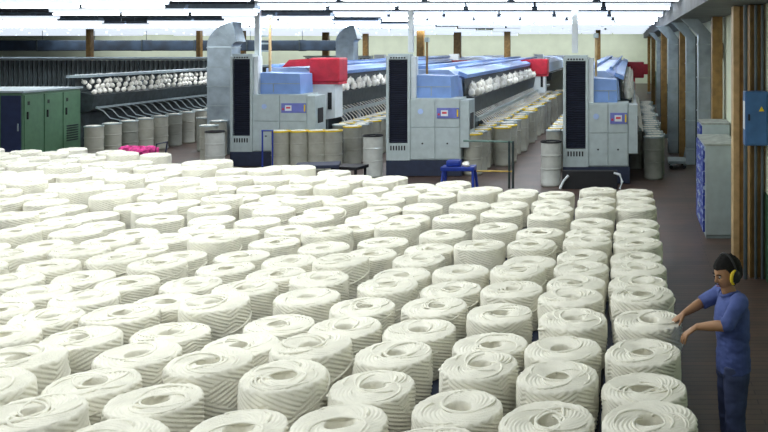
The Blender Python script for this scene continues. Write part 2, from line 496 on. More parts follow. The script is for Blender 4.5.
# ------------------------------------------------------------------ machines
def bobbin_mesh():
    m = MB().lathe([(.05, 0), (.05, .02), (.085, .05), (.095, .12), (.085, .22), (.04, .27), (.022, .28), (.022, .33), (.008, .335)], 12)
    me = m.build('bobbin', FIBRE, None, True); return me
BOB = bobbin_mesh()
BOBME = BOB.data; bpy.data.objects.remove(BOB)
def machine(label, x0, x1, y0, length, nb, rail_side=1, cabh=2.02, towh=3.12):
    """grey end cabinet, louvred tower, blue hood and long spindle rail; origin at front left floor"""
    W = x1-x0
    t = thing('roving_frame', label, 'spinning machine', (x0, y0, 0))
    # plinth
    MB().box2((0, 0, .02), (W-.25, 2.2, .42)).build('plinth', NAVY, t)
    # louvred tower
    tw = .62
    m = MB(); m.box2((.0, .0, .42), (.07, .5, towh), bev=.01); m.box2((tw-.07, 0, .42), (tw, .5, towh), bev=.01)
    m.box2((.07, .0, towh-.09), (tw-.07, .5, towh)); m.box2((.07, 0, .42), (tw-.07, .5, .86)); m.box2((.07, .42, .86), (tw-.07, .5, towh-.09))
    m.box2((.03, .08, towh), (tw-.03, .42, towh+.05))
    tf = m.build('tower_frame', GREYM, t)
    m = MB(); n = 38
    for i in range(n):
        z = .9+(towh-1.05)*i/(n-1); m.box(((tw)/2, .06, z), (tw-.14, .05, .012), rx=.5)
    m.box2((.07, .12, .86), (tw-.07, .14, towh-.09))
    m.build('louvre_grille', SLAT, tf)
    for i in range(6):
        MB().box2((.11+.07*i, -.006, .68), (.145+.07*i, .01, .80)).build('vent_slot', BLACK, tf)
        MB().box2((.11+.07*i, -.006, towh-.07), (.15+.07*i, .01, towh-.03)).build('vent_slot', BLACK, tf)
    # cabinet
    cx0 = tw-.02; cx1 = W-.28
    m = MB().box2((cx0, .06, .42), (cx1, .85, cabh), bev=.015); cb = m.build('cabinet', GREYM, t)
    mid = (cx0+cx1)/2; zm = .42+(cabh-.42)*.53
    for (a, b, c, d, nm) in ((cx0+.02, mid-.008, .45, zm-.008, 0), (mid+.008, cx1-.02, .45, zm-.008, 0), (cx0+.02, mid-.008, zm+.008, cabh-.03, 1), (mid+.008, cx1-.02, zm+.008, cabh-.03, 2)):
        dr = MB().box2((a, .03, c), (b, .07, d), bev=.008).build('door_panel', GREYM, t)
        if nm == 0: MB().lathe([(.022, 0), (.022, .02), (.01, .025)], 12, c=((a+b)/2, .03-.025, (c+d)/2), axis='Y').build('lock', BLACK, dr)
        if nm == 1: MB().lathe([(.07, -.01), (.07, .01)], 20, c=((a+b)/2-.05, .025, (c+d)/2+.05), axis='Y').build('round_badge', BLUEL, dr)
    zc = (zm+cabh)/2
    pn = MB().box2((mid+.05, .01, zc-.14), (cx1-.03, .04, zc+.13), bev=.005).build('control_panel', SCREEN, t)
    m = MB(); m.box2((mid+.16, -.002, zc-.08), (mid+.34, .012, zc+.07)); m.build('display', WHITEM, pn)
    m = MB(); m.box2((mid+.19, -.006, zc-.02), (mid+.31, .0, zc+.03)); m.box2((mid+.08, -.002, zc-.06), (mid+.13, .012, zc-.01)); m.build('red_label', REDL, pn)
    MB().box2((cx1-.09, .0, zc-.10), (cx1-.05, .012, zc+.09)).build('yellow_strip', YEL, pn)
    # side end casting with dark opening
    m = MB(); m.prism([(.02, .75), (.02, cabh-.05), (.85, cabh-.05), (.85, .75)], 'X', cx1, W-.06); sd = m.build('end_casting', GREYM, t)
    MB().box2((W-.062, .22, 1.2), (W-.045, .62, 1.62)).build('opening', BLACK, sd)
    # blue hood on top
    m = MB().prism([(cx0+.12, cabh), (cx1-.28, cabh), (cx1-.30, cabh+.56), (cx0+.12, cabh+.60)], 'Y', .25, 1.2); hd = m.build('hood', BLUEH, t)
    m = MB().box2((cx0+.15, .235, cabh+.28), (cx1-.3, .25, cabh+.3)); m.box2((cx0+.5, .235, cabh+.05), (cx0+.52, .25, cabh+.28)); m.build('hood_seam', GREYD, hd)
    MB().box2((tw, .1, cabh-.02), (tw+.12, .38, towh-.02), bev=.01).build('riser_box', WHITEM, t)
    # long bed
    ya, yb = 1.9, length
    MB().prism([(tw*.6, 1.95), (W-.5, 1.95), (W-.55, 2.45), (W-.9, 2.72), (tw*.6, 2.72)], 'Y', ya-.4, yb).build('long_hood', BLUEL, t)
    m = MB(); m.box2((tw*.6-.02, ya, 2.73), (tw*.6+.25, yb, 2.82)); m.tube([(W-.75, ya, 2.78), (W-.75, yb, 2.78)], .05, 8); m.build('travel_rail', BLUEH, t)
    MB().prism([(W-.66, 2.58), (W-.42, 2.48), (W-.40, 2.58), (W-.64, 2.68)], 'Y', ya-.3, yb).build('upper_rail', BLUEH, t)
    MB().prism([(W-.55, 1.45), (W-.28, 1.5), (W-.2, 1.95), (W-.55, 2.02)], 'Y', ya-.35, yb).build('draft_rail', DARKG, t)
    MB().prism([(W-.16, 1.30), (W-.06, 1.30), (W-.06, 1.40), (W-.16, 1.40)], 'Y', ya-.35, yb).build('guide_rail', RAIL, t)
    MB().box2((.5, ya-.3, .12), (W-.75, yb, 1.95)).build('body', DARKG, t)
    m = MB(); 
    y = ya
    while y < min(yb, 16): m.tube([(W-.3, y, 1.5), (W-.1, y+.05, 1.35), (W+.05, y+.12, 1.18), (W+.1, y+.15, 1.08)], .014, 5); y += .31
    m.build('sliver_strands', FIBRE, t)
    m = MB(); m.bm.free(); y = ya+.5
    while y < yb: MB().box2((W-.66, y, .0), (W-.56, y+.08, 1.95)).box((W-.34, y, 1.42), (.5, .06, .05), ry=.25).build('support_post', GREYD, t); y += 1.6
    MB().box2((W-.50, ya-.3, 1.98), (W-.475, yb, 2.46)).build('back_board', DARKG, t)
    for i in range(nb):
        o = bpy.data.objects.new('bobbin', BOBME); C.collection.objects.link(o); o.parent = t
        yy = ya-.15+(yb-ya)*i/nb
        if i % 2 == 0: o.location = (W-.28, yy, 1.96)
        else: o.location = (W-.38, yy, 2.10)
        o.scale = (1, 1, .85)
        o.rotation_euler = (0, .35*(1 if i % 3 else -.6), .4*math.sin(i*3))
    return t
def xy(px, Y): return (px-PX)*Y/F
machine('pale grey machine with louvred tower and four cans before it, left of the three', xy(230, 24), xy(317, 24), 24.0, 21.0, 70, towh=3.1)
machine('grey and blue machine with louvred tower behind the blue trestle, middle of the three', xy(386, 22.2), xy(471, 22.2), 22.2, 22.0, 80)
machine('grey and blue machine with louvred tower next to the right aisle', xy(563, 21), xy(640, 21), 21.0, 26.0, 70, cabh=1.98, towh=3.1)
def far_frame(label, x0, x1, y0, y1):
    t = thing('spinning_frame', label, 'spinning machine', (x0, y0, 0)); W = x1-x0; Lg = y1-y0
    MB().box2((0, 0, .1), (W-.5, Lg, 1.9)).build('body', DARKG, t)
    MB().prism([(W-.5, 1.35), (W-.15, 1.45), (W-.05, 1.9), (W-.5, 2.0)], 'Y', 0, Lg).build('draft_rail', DARKG, t)
    MB().box2((W-.02, 0, 1.5), (W+.04, Lg, 1.56)).build('guide_rail', RAIL, t)
    MB().box2((W-.9, 0, 2.42), (W-.45, Lg, 2.5)).build('upper_rail', RAIL, t)
    y = .2
    while y < Lg: MB().box2((W-.85, y, 1.9), (W-.8, y+.05, 2.45)).build('support_post', DARKG, t); y += .8
    for i in range(96):
        o = bpy.data.objects.new('bobbin', BOBME); C.collection.objects.link(o); o.parent = t
        o.location = (W-.15-.17*(i % 3), .1+min(Lg-.4, 9.6)*i/96, 1.94+.14*(i % 3)); o.rotation_euler = (.3*math.sin(i), .6*math.cos(i*1.7), 0); o.scale = (.72, .72, .55)
    m = MB(); y = .2
    while y < min(Lg, 14): m.tube([(W-.1, y, 1.5), (W+.06, y+.05, 1.42), (W+.2, y+.15, 1.2), (W+.38, y+.4, 1.1)], .016, 5); y += .45
    m.build('sliver_strands', GREYD, t)
    MB().box2((W-.75, .1, 1.9), (W-.7, Lg, 2.4)).build('back_board', DARKG, t)
    return t
far_frame('dark spinning frame carrying white bobbins behind the green cabinet', -17.9, -15.95, 25.6, 47)
def back_creel(label, x0, x1, y, z0, z1):
    t = thing('creel_rack', label, 'creel rack', (x0, y, 0)); W = x1-x0
    MB().box2((0, 0, z1-.08), (W, .5, z1)).build('top_rail', RAIL, t)
    MB().box2((0, .1, z0), (W, .4, z0+.12)).build('lower_rail', GREYD, t)
    MB().box2((0, .42, z0), (W, .46, z1-.1)).build('back_panel', GREYD, t)
    m = MB(); x = .1
    while x < W: m.box2((x, .0, z0+.1), (x+.09, .08, z1-.08)); x += .22
    m.build('spindle_bars', DARKG, t)
    m = MB(); x = .1
    while x < W: m.box2((x, .1, 0), (x+.1, .4, z0)); x += 3
    m.build('leg', DARKG, t)
    MB().box2((0, -.3, z1+.02), (W, .6, z1+.07)).build('cover', mat('grey cover sheet', (.2, .26, .3), .5), t)
    return t
back_creel('long dark creel rack of upright spindles across the far left', -34, -19.2, 39.0, 1.2, 2.78)
back_creel('dark creel rack running behind the silver duct at far left', -19.0, -15.2, 50.0, 1.4, 2.7)
# far machines
def far_machine(label, x0, x1, y0, y1, g=None):
    t = thing('roving_frame', label, 'spinning machine', (x0, y0, 0)); W = x1-x0; Lg = y1-y0
    if g: t['group'] = g
    MB().prism([(.1, 1.9), (W-.3, 1.9), (W-.4, 2.4), (W-.8, 2.62), (.1, 2.62)], 'Y', 0, Lg).build('long_hood', BLUEL, t)
    MB().box2((.2, 0, .05), (W-.5, Lg, 1.9)).build('body', DARKG, t)
    MB().prism([(W-.45, 1.4), (W-.15, 1.45), (W-.08, 1.88), (W-.5, 1.88)], 'Y', .1, Lg).build('draft_rail', DARKG, t)
    m = MB().box2((.15, -.4, .1), (W-.4, -.01, 2.1), bev=.02); m.build('cabinet', GREYM, t)
    MB().box2((W*.5, -.3, 2.1), (W*.5+.5, .1, 2.9)).build('motor_housing', WHITEM, t)
    return t
far_machine('distant blue-hooded machine standing beyond the middle machine', xy(386, 22.2), -4.3, 47, 66)
far_machine('distant blue-hooded machine standing beyond the left machine', -11.2, -9.1, 48, 66)
far_machine('distant blue-hooded machine at back behind the silver air duct', -14.4, -12.4, 45, 66)

# red overhead carriages
def carriage(label, x, y, arm, s=1.0, z=2.3):
    t = thing('overhead_cleaner', label, 'carriage', (x, y, 0))
    m = MB().box2((-.55*s, -.3, z), (.33*s, .5, z+.72), bev=.05); m.build('cowl', RED, t)
    m = MB().prism([(-arm-.55*s, z+.45), (-.5*s, z+.48), (-.5*s, z+.70), (-arm-.35*s, z+.66)], 'Y', -.15, .4); m.build('arm', RED, t)
    MB().box2((-.53*s, -.27, z-.06), (.31*s, .47, z), ).build('lower_band', REDL, t)
    m = MB().prism([(-.6*s, z-.06), (.2*s, z-.06), (.2*s, 1.25), (-.1*s, 1.2), (-.55*s, 1.55)], 'Y', -.25, .4); m.build('column', WHITEM, t)
    m = MB(); m.box2((-.02*s, -.26, 1.5), (.1*s, -.24, 2.0)); m.build('slot', BLACK, t)
    return t
carriage('red overhead cleaner carriage with white column above the left machine', -8.95, 25.6, .85)
carriage('red overhead cleaner carriage far along the middle machine', -4.1, 39.0, 1.5, .9, 2.05)
MB_ = MB().box2((-1.95, 43, 1.75), (.6, 43.8, 2.55), bev=.05).build('cleaner_cowl', RED); tag(MB_, 'wide red cowl spanning the far end of the right machine', 'cowl')
MB_ = MB().box2((-.9, 54, 1.55), (1.0, 54.8, 2.2), bev=.05).box2((-.1, 54.2, 0), (.2, 54.6, 1.56)).build('cleaner_cowl', RED); tag(MB_, 'small dark red cowl at far back beside the aisle wall', 'cowl')
MB_ = MB().box2((-9.8, 44, 2.35), (-6.5, 44.7, 2.62), bev=.05).build('cleaner_cowl', RED); tag(MB_, 'low red cowl strip between left and middle machines, far back', 'cowl')

# silver air ducts with bend
def air_duct(label, x, y, w, d, z0, z1, bend, slots=True):
    t = thing('air_duct', label, 'air duct', (x, y, 0))
    m = MB().box2((-w/2, -d/2, z0), (w/2, d/2, z1), bev=.02)
    m.build('shaft', GALV, t)
    n = 10; A_ = []; B_ = []; pc = w/2+bend
    for i in range(n+1):
        a = i/n*math.radians(78)
        A_.append((pc-(w+bend)*math.cos(a), z1+(w+bend)*math.sin(a)*.8)); B_.append((pc-bend*math.cos(a), z1+bend*math.sin(a)*.8))
    for q in range(n):
        MB().prism([A_[q], A_[q+1], B_[q+1], B_[q]], 'Y', -d/2-.004*(q % 2), d/2+.004*(q % 2)).build('bend_segment', GALV, t)
    z = z0+.3
    while z < z1: MB().box2((-w/2-.012, -d/2-.012, z), (w/2+.012, d/2+.012, z+.03)).build('flange', RAIL, t); z += .6
    return t
air_duct('silver sheet metal air duct with curved top, left of the left machine', xy(224, 27), 27, .78, .6, 0, 3.35, .2)
air_duct('silver air duct standing behind the red carriage', xy(347, 36), 36, .75, .6, 0, 3.5, .2)

# slim risers on machines
def riser(label, px, Y, wpx, ztop, zbot, m_, name='cable_riser', bars=False):
    x = xy(px, Y); w_ = wpx*Y/F
    t = thing(name, label, 'riser', (x, Y, 0))
    MB().box2((-w_/2, -w_/2, zbot), (w_/2, w_/2, ztop), bev=.01).build('shaft', m_, t)
    MB().box2((-w_/2-.03, -w_/2-.03, ztop-.12), (w_/2+.03, w_/2+.03, ztop)).build('collar', RAIL, t)
    if bars:
        m = MB()
        for i in range(4): m.box2((-.25, -.02, 3.2+i*.22), (.02, .02, 3.25+i*.22))
        m.build('cross_bars', RAIL, t)
riser('white cable riser rising from the left machine to the ceiling', 258, 24.6, 5, 4.79, 2.65, WHITEM)
riser('timber pole with cross bars beside the left white riser', 270, 25.2, 2.2, 4.3, 2.62, WOODP, 'timber_pole', True)
riser('white cable riser rising from the middle machine to the ceiling', 411, 22.6, 5, 4.79, 3.2, WHITEM)
riser('thin brown timber pole standing on the middle machine hood', 427, 23.0, 2, 3.6, 2.62, WOOD, 'timber_pole')
riser('white cable riser above the right louvred tower', 575, 21.3, 6, 4.79, 3.2, WHITEM)
riser('thin timber pole standing on the right machine hood', 596, 21.8, 2.4, 3.7, 2.6, WOODP, 'timber_pole')

# wooden building posts
def post(label, px, Y, wpx, m_=WOOD, X=None, d=.3, zt=4.79, base=True, name='timber_column'):
    x = xy(px, Y) if X is None else X
    w_ = wpx*Y/F
    t = thing(name, label, 'column', (x, Y, 0))
    MB().box2((-w_/2, 0, 0), (w_/2, d, zt), bev=.012).build('shaft', m_, t)
    MB().box2((-w_/2-.02, -.02, 0), (w_/2+.02, d+.02, .14)).build('base', GREYD if base else m_, t)
    return t
for i, (px, Y, wd, nm) in enumerate(((88, 44, 4.5, 'far left'), (198, 46, 4, 'left of the silver duct'), (242, 50, 4, 'just right of the silver duct'), (325, 56, 6, 'behind the red carriage'),
                                   (365, 60, 5, 'right of the farther silver duct'), (420, 47, 7, 'right of the middle white riser'), (457, 53, 7, 'beyond the middle machine'), (507, 60, 6, 'far beyond the middle machine'), (598, 60, 5, 'behind the right machine'))):
    post('distant yellow-brown timber column %s' % nm, px, Y, wd, zt=4.54)
# dark duct at far left under the ceiling
t = thing('overhead_duct', 'long dark blue overhead duct across the far left under the lights', 'duct', (-33, 47.5, 3.0))
MB().box2((-12, 0, .08), (17, .9, .66), bev=.04).build('duct_run', mat('dark blue duct', (.025, .045, .075), .6, var=.35, scale=1.5), t)
m = MB()
for i in range(10):
    m = MB().box2((-11.5+2.9*i, -.03, .06), (-11.44+2.9*i, .93, .68)); m.tube([(-11.47+2.9*i, .45, .66), (-11.47+2.9*i, .45, 1.79)], .015, 5); m.build('hanger', DARKG, t)

# ------------------------------------------------------------------ green cabinet at left
t = thing('electrical_cabinet', 'tall green electrical cabinet with navy front at far left edge', 'cabinet', (-18.6, 23.0, 0))
MB().box2((0, 0, .1), (2.3, 2.4, 2.12), bev=.02).build('body', GREEN, t)
MB().box2((-.02, -.01, 0), (2.32, 2.41, .1)).build('plinth', BLACK, t)
for i in range(4):
    dr = MB().box2((.03+.57*i, -.03, .15), (.56+.57*i, .0, 2.05), bev=.006).build('front_door', mat('navy door paint', (.018, .03, .085), .45), t)
    MB().box2((.48+.57*i, -.05, 1.1), (.51+.57*i, -.03, 1.3)).build('handle', RAIL, dr)
for i in range(3):
    dr = MB().box2((2.3, .04+.79*i, .15), (2.33, .79+.79*i, 2.05), bev=.006).build('side_door', GREEN, t)
    m = MB().box2((2.33, .12+.79*i, 1.4), (2.36, .16+.79*i, 1.6)); m.box2((2.33, .15+.79*i, 1.78), (2.335, .23+.79*i, 1.88)); m.build('handle', BLACK, dr)
    if i == 2:
        m = MB()
        for q in range(7): m.box((2.335, 2.0, .65+.07*q), (.015, .5, .04), ry=.4)
        m.build('vent', DARKG, dr)
MB().box2((-.03, -.05, 2.12), (2.36, 2.45, 2.17)).build('top_cap', GREYD, t)
# pink bundle
m = MB()
rb = random.Random(5)
for i in range(13):
    a = (rb.uniform(-.30, .30), rb.uniform(-.12, .12), .08+rb.random()*.05)
    m.bm.verts.ensure_lookup_table()
    r = bmesh.ops.create_icosphere(m.bm, subdivisions=2, radius=1)
    for v in r['verts']:
        n_ = 1+.6*noise.noise(v.co*3+Vector((i, 0, 0)))
        v.co = Vector((a[0]+v.co.x*n_*.13, a[1]+v.co.y*n_*.13, a[2]+v.co.z*n_*.09))
o = m.build('cloth_bundle', PINK, None, True); 
# low trolley that carries the bundle
tx, ty = xy(136, 19.7), 19.75
o.location = (tx, ty, .87); tag(o, 'crumpled bright pink cloth bundle behind the back edge of yarn coils', 'cloth')
def trolley(label, x, y, w_, d_, h_, rz, m_=NAVY, post_=False, name='trolley'):
    t = thing(name, label, 'trolley', (x, y, 0), rz)
    MB().box2((-w_/2, -d_/2, h_-.08), (w_/2, d_/2, h_), bev=.015).build('deck', m_, t)
    for sx in (-1, 1):
        for sy in (-1, 1):
            lg = MB().box2((sx*(w_/2-.07)-.025, sy*(d_/2-.07)-.025, .1), (sx*(w_/2-.07)+.025, sy*(d_/2-.07)+.025, h_-.08)).build('leg', m_, t)
            MB().lathe([(.05, -.02), (.05, .02)], 12, c=(sx*(w_/2-.07), sy*(d_/2-.07), .05), axis='Y').build('wheel', BLACK, lg)
    m = MB().tube([(w_/2-.03, -d_/2+.05, h_-.04), (w_/2+.02, -d_/2+.05, h_+.28), (w_/2+.02, d_/2-.05, h_+.28), (w_/2-.03, d_/2-.05, h_-.04)], .018, 8)
    if post_: m.build('handle', m_, t)
    return t
trolley('dark trolley under the pink cloth bundle', tx, ty, 1.1, .55, .87, 0, post_=True)
trolley('dark navy flat trolley in front of the four yellow-rimmed cans', xy(318, 20.6), 20.6, 1.0, .7, .56, .25)
trolley('low black trolley between the four cans and the empty white can', xy(350, 21.3), 21.3, .7, .6, .42, -.2, BLACK)
t = trolley('small low truck with galvanised tray at the foot of wall ducts', xy(677, 24), 24.0, .5, .9, .22, 0, GREYD, post_=True)

# railing frame round the four cans
t = thing('blue_rail_frame', 'thin blue tube frame standing left of the four yellow-rimmed cans', 'frame', (xy(264, 23), 22.9, 0))
for dx in (0, .27): MB().tube([(dx, 0, 0), (dx, 0, 1.12)], .022, 8).build('upright', BLUEP, t)
MB().tube([(-.02, 0, 1.12), (.29, 0, 1.12)], .022, 8).build('top_bar', BLUEP, t)

# blue trestle and railing by the middle machine
t = thing('blue_trestle', 'bright blue trestle with rag in front of the middle machine plinth', 'trestle', (xy(460, 20.2), 20.2, 0))
MB().box2((-.42, -.2, .46), (.36, .2, .56), bev=.02).build('top', BLUEP, t)
MB().box2((-.3, -.15, .56), (.02, .15, .70), bev=.04).build('motor_block', BLUEP, t)
for sx in (-.4, .36):
    for sy in (-.2, .2): MB().tube([(sx*.9, sy*.7, .48), (sx, sy*1.3, 0)], .035, 8).build('leg', BLUEP, t)
r = MB(); q = bmesh.ops.create_icosphere(r.bm, subdivisions=2, radius=.1)
for v in q['verts']: v.co = v.co*(1+.4*noise.noise(v.co*14)); v.co.z *= .7
o = r.build('rag', FIBRE, None, True, loc=(xy(457, 20)+.02, 20.03, .70)); o.location.z = .61; o.location.y = 20.1; o.location.x += .18; tag(o, 'crumpled pale rag lying on the blue trestle', 'rag')
t = thing('barrier_rail', 'dark green barrier rail with two posts beside the middle machine', 'barrier', (xy(513, 20.4), 20.4, 0))
for dx in (0, -.09): MB().tube([(dx, .0, 0), (dx, 0, 1.12)], .028, 8).build('post', mat('dark green post paint', (.03, .05, .05), .5), t)
MB().tube([(0, 0, 1.1), (-1.22, .25, 1.1)], .025, 8).build('top_bar', mat('green rail paint', (.12, .22, .18), .4), t)
MB().tube([(0, 0, .40), (-1.05, -.05, .42)], .02, 8).build('yellow_bar', BRASS, t)

# white floor arcs near the right machine plinth (bent guards)
t = thing('cable_guard', 'pair of curved white guards at the foot of the right louvred tower', 'guard', (xy(592, 20.4), 20.3, 0))
MB().tube([(-.75, -.1, .02), (-.66, -.05, .20), (-.55, 0, .32)], .03, 8).build('curved_tube', WHITEM, t)
MB().tube([(.66, -.1, .02), (.72, -.05, .18), (.66, 0, .34), (.52, .02, .38)], .03, 8).build('curved_tube', WHITEM, t)
MB().box2((-.7, .0, .0), (.6, .22, .42)).build('black_base', BLACK, t)

# ------------------------------------------------------------------ right wall side
# ducts along the aisle
def wall_duct(label, px0, px1, Y, z0, z1, m_=GALV):
    x0, x1 = xy(px0, Y), xy(px1, Y)
    t = thing('wall_duct', label, 'air duct', ((x0+x1)/2, Y, 0)); w_ = x1-x0
    MB().box2((-w_/2, 0, z0), (w_/2, w_*.9, z1), bev=.015).build('shaft', m_, t)
    z = z0+.4
    while z < z1: MB().box2((-w_/2-.012, -.012, z), (w_/2+.012, w_*.9+.012, z+.03)).build('flange', RAIL, t); z += .75
    MB().box2((w_/2-.03, -.014, z0), (w_/2+.012, .0, z1)).build('edge_strip', DARKG, t)
    MB().prism([(-w_/2, z1-.01), (w_/2, z1-.01), (w_/2-.32, 3.995), (-w_/2-.38, 3.995)], 'Y', .0, w_*.9).build('elbow', m_, t)
    return t
wall_duct('silver wall duct rising behind the stacked drawer cabinets', 698, 712, 19.4, 0, 3.65)
wall_duct('slim silver wall duct, second from the drawer cabinets', 686, 696.5, 22.6, .25, 3.62)
wall_duct('wide silver wall duct, third from the drawer cabinets', 668, 679, 27.0, 0, 3.6)
wall_duct('narrow silver wall duct far down the aisle', 656.5, 661, 41, 0, 3.6)
post('yellow-brown timber column behind the drawer cabinets', 717.5, 17.9, 10.5, WOOD, zt=3.99)
post('slim timber column between two silver wall ducts', 682.5, 24.6, 6, WOOD, zt=3.99)
post('timber column beyond the wide silver wall duct', 664, 31.5, 6, WOOD, zt=3.99)
post('timber column far down the aisle, second last', 653.3, 47, 4, WOOD, zt=3.99)
post('timber column farthest down the aisle', 649, 60, 3, WOOD, zt=3.99)
# near timber post
t = thing('timber_column', 'tall pale timber post at right, left of the blue wall box', 'column', (1.66, 13.1, 0))
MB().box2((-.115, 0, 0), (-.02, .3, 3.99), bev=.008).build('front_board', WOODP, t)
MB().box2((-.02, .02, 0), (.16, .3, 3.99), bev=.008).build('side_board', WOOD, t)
MB().box2((-.13, -.02, 0), (.17, .32, .12)).build('base', PLY, t)
# panel right of the post with conduits
t = thing('wall_panel', 'brown plywood panel behind grey conduits at the right edge', 'panel', (1.86, 12.6, 0))
MB().box2((-.1, 0, 0.0), (.085, .5, 3.99)).build('board', PLY, t)
MB().box2((-.135, -.03, 0), (-.1, .5, 3.99)).build('edge_strip', WOOD, t)
for i, (dx, r) in enumerate(((-.24+.03, .03), (-.06, .022), (.035, .022))):
    o = MB().tube([(0, 0, .0), (0, 0, 3.98)], r, 10).build('conduit', mat('grey conduit', (.10, .13, .15), .45), None, True, loc=(1.86+dx, 12.5, 0))
    tag(o, ['thick grey vertical conduit between timber post and blue box', 'grey vertical conduit passing behind the blue box', 'thin grey conduit at the right edge beside the blue box'][i], 'conduit')
# blue box
t = thing('electrical_box', 'blue wall mounted electrical box with small yellow label at right edge', 'electrical box', (1.645, 12.2, 0))
MB().box2((-.04, 0, 1.97), (.285, .24, 2.74), bev=.012).build('case', BLUEB, t)
dr = MB().box2((-.02, -.02, 1.99), (.27, .0, 2.72), bev=.008).build('door', BLUEB, t)
MB().prism([(.15, 2.46), (.23, 2.46), (.19, 2.53)], 'Y', -.026, -.02).build('warning_label', YEL, dr)
MB().box2((.0, -.035, 2.33), (.025, -.02, 2.42)).build('latch', BLACK, dr)
MB().box2((-.045, .02, 2.2), (-.04, .2, 2.6)).build('side_plate', WHITEM, t)
# drawer cabinets
def drawer_cab(label, x0, x1, y0, y1, h_, rows):
    t = thing('drawer_cabinet', label, 'cabinet', (x0, y0, 0)); w_ = x1-x0; d_ = y1-y0
    MB().box2((.02, 0, .06), (w_, d_, h_), bev=.01).build('case', CABG, t)
    MB().box2((.04, .02, 0), (w_-.02, d_-.02, .06)).build('plinth', GREYD, t)
    MB().box2((.0, -.015, h_), (w_+.01, d_+.01, h_+.035), bev=.008).build('top', mat('dusty grey top', (.42, .45, .42), .8, var=.2), t)
    dh = (h_-.12)/rows
    for i in range(rows):
        dr = MB().box2((-.015, .03, .1+dh*i+.008), (.02, d_-.03, .1+dh*(i+1)-.008), bev=.004).build('drawer', BINS, t)
        MB().box2((-.03, d_*.35, .1+dh*(i+.6)), (-.015, d_*.65, .1+dh*(i+.6)+.02)).build('handle', RAIL, dr)
    return t
drawer_cab('pale grey cabinet with blue drawer fronts, nearer of the two by the wall', xy(704, 15.1), xy(738, 15.1), 15.1, 16.75, 1.63, 7)
drawer_cab('pale grey cabinet with blue drawer fronts, the farther one with ducts behind', xy(701, 17.0), 1.93, 16.95, 17.85, 1.83, 8)
# wall fittings
t = thing('wall_speaker', 'small black speaker fixed high on the pale wall', 'speaker', (WX-.12, 18.4, 3.25))
MB().box2((0, -.12, -.14), (.11, .12, .2), bev=.01).build('case', BLACK, t); MB().lathe([(.06, -.01), (.06, .004)], 16, c=(-.001, 0, .02), axis='X').build('cone', DARKG, t)
t = thing('fire_call_point', 'small red call point on the pale wall below the speaker', 'call point', (WX-.06, 18.5, 2.35))
MB().box2((0, -.07, -.12), (.05, .07, .12), bev=.01).build('case', REDL, t); MB().box2((-.006, -.04, -.04), (0, .04, .04)).build('glass', WHITEM, t)

# ------------------------------------------------------------------ worker
def skin(name, verts, edges, radii, root=0, sub=2):
    me = bpy.data.meshes.new(name); me.from_pydata([Vector(v) for v in verts], edges, [])
    o = bpy.data.objects.new(name, me); C.collection.objects.link(o)
    md = o.modifiers.new('s', 'SKIN'); md.use_smooth_shade = True
    for i, r in enumerate(radii):
        sv = me.skin_vertices[0].data[i]
        sv.radius = (r, r) if not isinstance(r, tuple) else r
        sv.use_root = (i == root)
    if sub:
        s2 = o.modifiers.new('u', 'SUBSURF'); s2.levels = sub; s2.render_levels = sub
    bpy.context.view_layer.update()
    dg = bpy.context.evaluated_depsgraph_get()
    m2 = bpy.data.meshes.new_from_object(o.evaluated_get(dg))
    bpy.data.objects.remove(o)
    return m2
def chainmesh(bm, pts, radii, seg=14):
    """elliptical loft; radii = (rx, ry) per point: rx across 'side' axis, ry other"""
    rings = []
    n = len(pts); pts = [Vector(p) for p in pts]
    for i, p in enumerate(pts):
        t = (pts[min(i+1, n-1)]-pts[max(i-1, 0)]).normalized()
        side = Vector((0, 1, 0)); 
        if abs(t.dot(side)) > .9: side = Vector((0, 0, 1))
        b = t.cross(side).normalized(); a = b.cross(t).normalized()
        rx, ry = radii[i] if isinstance(radii[i], tuple) else (radii[i], radii[i])
        rings.append([bm.verts.new(p+a*rx*math.cos(2*PI*k/seg)+b*ry*math.sin(2*PI*k/seg)) for k in range(seg)])
    for A, Bq in zip(rings, rings[1:]):
        for k in range(seg):
            j = (k+1) % seg; bm.faces.new((A[k], A[j], Bq[j], Bq[k]))
    bm.faces.new(rings[0][::-1]); bm.faces.new(rings[-1])
def cr(pts, rad, n=5):
    """Catmull-Rom resample of points and radii"""
    P = [Vector(p) for p in pts]; R = [r if isinstance(r, tuple) else (r, r) for r in rad]
    op, orr = [], []
    m = len(P)
    for i in range(m-1):
        p0, p1, p2, p3 = P[max(i-1, 0)], P[i], P[i+1], P[min(i+2, m-1)]
        r0, r1, r2, r3 = R[max(i-1, 0)], R[i], R[i+1], R[min(i+2, m-1)]
        for s in range(n):
            t = s/n
            f = lambda a, b, c, d: .5*((2*b)+(-a+c)*t+(2*a-5*b+4*c-d)*t*t+(-a+3*b-3*c+d)*t*t*t)
            op.append(Vector([f(p0[k], p1[k], p2[k], p3[k]) for k in range(3)]))
            orr.append(tuple(f(r0[k], r1[k], r2[k], r3[k]) for k in range(2)))
    op.append(P[-1]); orr.append(R[-1])
    return op, orr
def loft(bm, pts, rad, seg=16, n=5):
    p, r = cr(pts, rad, n); chainmesh(bm, p, r, seg)
